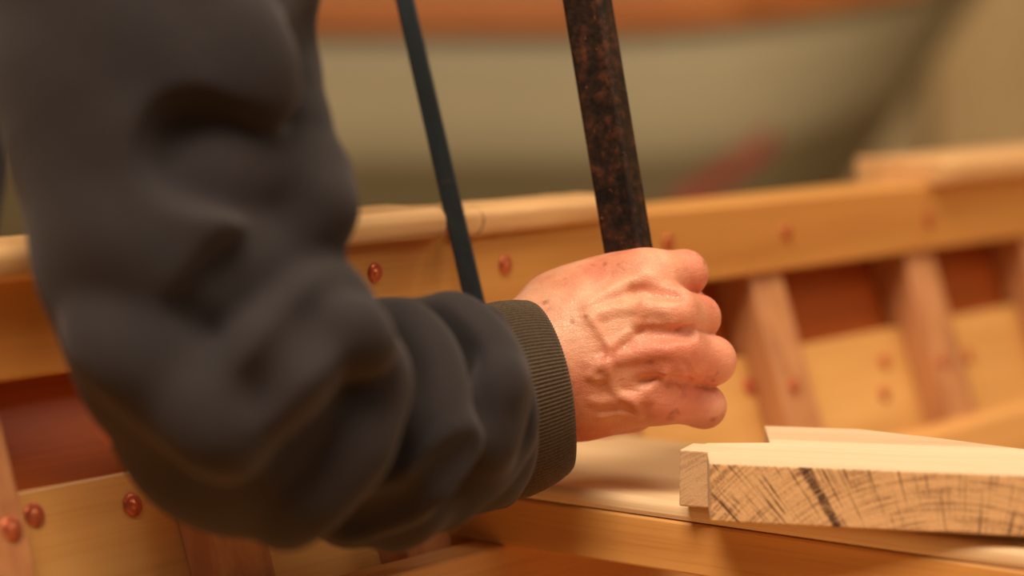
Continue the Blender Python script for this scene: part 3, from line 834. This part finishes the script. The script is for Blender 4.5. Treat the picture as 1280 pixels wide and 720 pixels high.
# red strap hung over the far hull, lying diagonal
sp_ = []
for i in range(13):
    t = i/12; px = 965-125*t; py = 172+88*t
    dd = FY-.02
    sp_.append(U(px, py, dd)+Vector((0, .0, -.004*math.sin(t*3))))
vs = []; fs = []
for i, p_ in enumerate(sp_):
    for dz, dy in ((-.020, -.004), (.020, -.012), (.020, -.006), (-.020, .002)): vs.append((p_.x, p_.y+dy, p_.z+dz))
for i in range(12):
    for q_ in range(4): fs.append((i*4+q_, i*4+(q_+1) % 4, i*4+4+(q_+1) % 4, i*4+4+q_))
fs.append((3, 2, 1, 0)); fs.append(tuple(48+q_ for q_ in range(4)))
strap = link_mesh('webbing_strap', vs, fs, M['red'], None, smooth=False)
tag(strap, 'faded red webbing strap slung diagonally against the painted hull behind', 'strap')
stf = empty('boat_cradle', (-.3, FY+.5, 0)); tag(stf, 'timber cradle standing under the grey beige painted boat', 'trestle')
for yy in (-.15, .55):
    for xx in (-.9, .5):
        v, f = box(xx-.05, xx+.05, yy-.05, yy+.05, 0, ZC-.80); bevel(link_mesh('post', v, f, M['trestle'], stf), .004)
for xx in (-.9, .5):
    v, f = box(xx-.04, xx+.04, -.2, .6, ZC-.80, ZC-.73); bevel(link_mesh('crossbeam', v, f, M['trestle'], stf), .004)

# pale sheet leaning on the back wall at the right
pw = Vector(((1262-640)/F*5.6, 5.62, 0))
sheet = empty('plywood_sheet', (pw.x, 5.8, 0)); 
v, f = prism([(-.10, 0), (-.08, 0), (.16, 1.22), (.14, 1.22)], -.13, .45)
bpy.data.objects.remove(sheet)
sheet = bevel(link_mesh('plywood_sheet', v, f, M['ply'], None), .002); sheet.location = (pw.x, 5.8, 0)
tag(sheet, 'pale plywood sheet leaning against the back wall beyond the painted boat', 'board')

# ------------------------------------------------------------------ room
def struct(name, b, mat):
    v, f = box(*b); o = link_mesh(name, v, f, mat, None); o['kind'] = 'structure'; return o
struct('floor', (-3.6, 4.2, -2.5, 6.1, -.1, 0), M['concrete'])
struct('wall_back', (-3.6, 4.2, 6.0, 6.15, 0, 3.4), M['plaster'])
struct('wall_left', (-3.7, -3.6, -2.5, 6.1, 0, 3.4), M['plaster'])
struct('wall_right', (4.2, 4.3, -2.5, 6.1, 0, 3.4), M['plaster'])
struct('ceiling', (-3.7, 4.3, -2.5, 6.15, 3.4, 3.5), M['plaster'])

def area(name, loc, target, sx, sy, power, col):
    l = bpy.data.lights.new(name, 'AREA'); l.shape = 'RECTANGLE'; l.size = sx; l.size_y = sy; l.energy = power; l.color = col
    o = bpy.data.objects.new(name, l); C.objects.link(o); o.location = loc
    o.rotation_euler = (Vector(target)-Vector(loc)).to_track_quat('-Z', 'Y').to_euler(); return o
area('workshop_light', (-.38, .2, 2.75), (.1, 1.25, .8), 1.0, .8, 74, (1, .83, .63))
area('right_fill_light', (1.9, .7, 2.5), (.1, 1.4, .85), 1.4, 1.1, 23, (1, .83, .63))  # added fill from the right; the room has no window there
area('back_light', (1.4, 2.3, 3.1), (.4, 4.2, .7), 2.0, 1.4, 58, (1, .84, .62))
W = bpy.data.worlds.new('World'); bpy.context.scene.world = W; W.use_nodes = True
W.node_tree.nodes['Background'].inputs[0].default_value = (.95, .78, .58, 1); W.node_tree.nodes['Background'].inputs[1].default_value = .2

# ------------------------------------------------------------------ camera
cd = bpy.data.cameras.new('camera'); cam = bpy.data.objects.new('camera', cd); C.objects.link(cam)
cd.sensor_width = 36; cd.lens = 36*F/1280; cam.location = CAM; cam.rotation_euler = (math.pi/2-TH, 0, 0)
cd.dof.use_dof = True; cd.dof.focus_distance = 1.205; cd.dof.aperture_fstop = 2.8; cd.clip_start = .02
bpy.context.scene.camera = cam
vs_ = bpy.context.scene.view_settings
vs_.view_transform = 'Standard'; vs_.look = 'None'; vs_.gamma = 1; vs_.use_curve_mapping = False; vs_.exposure = -0.2
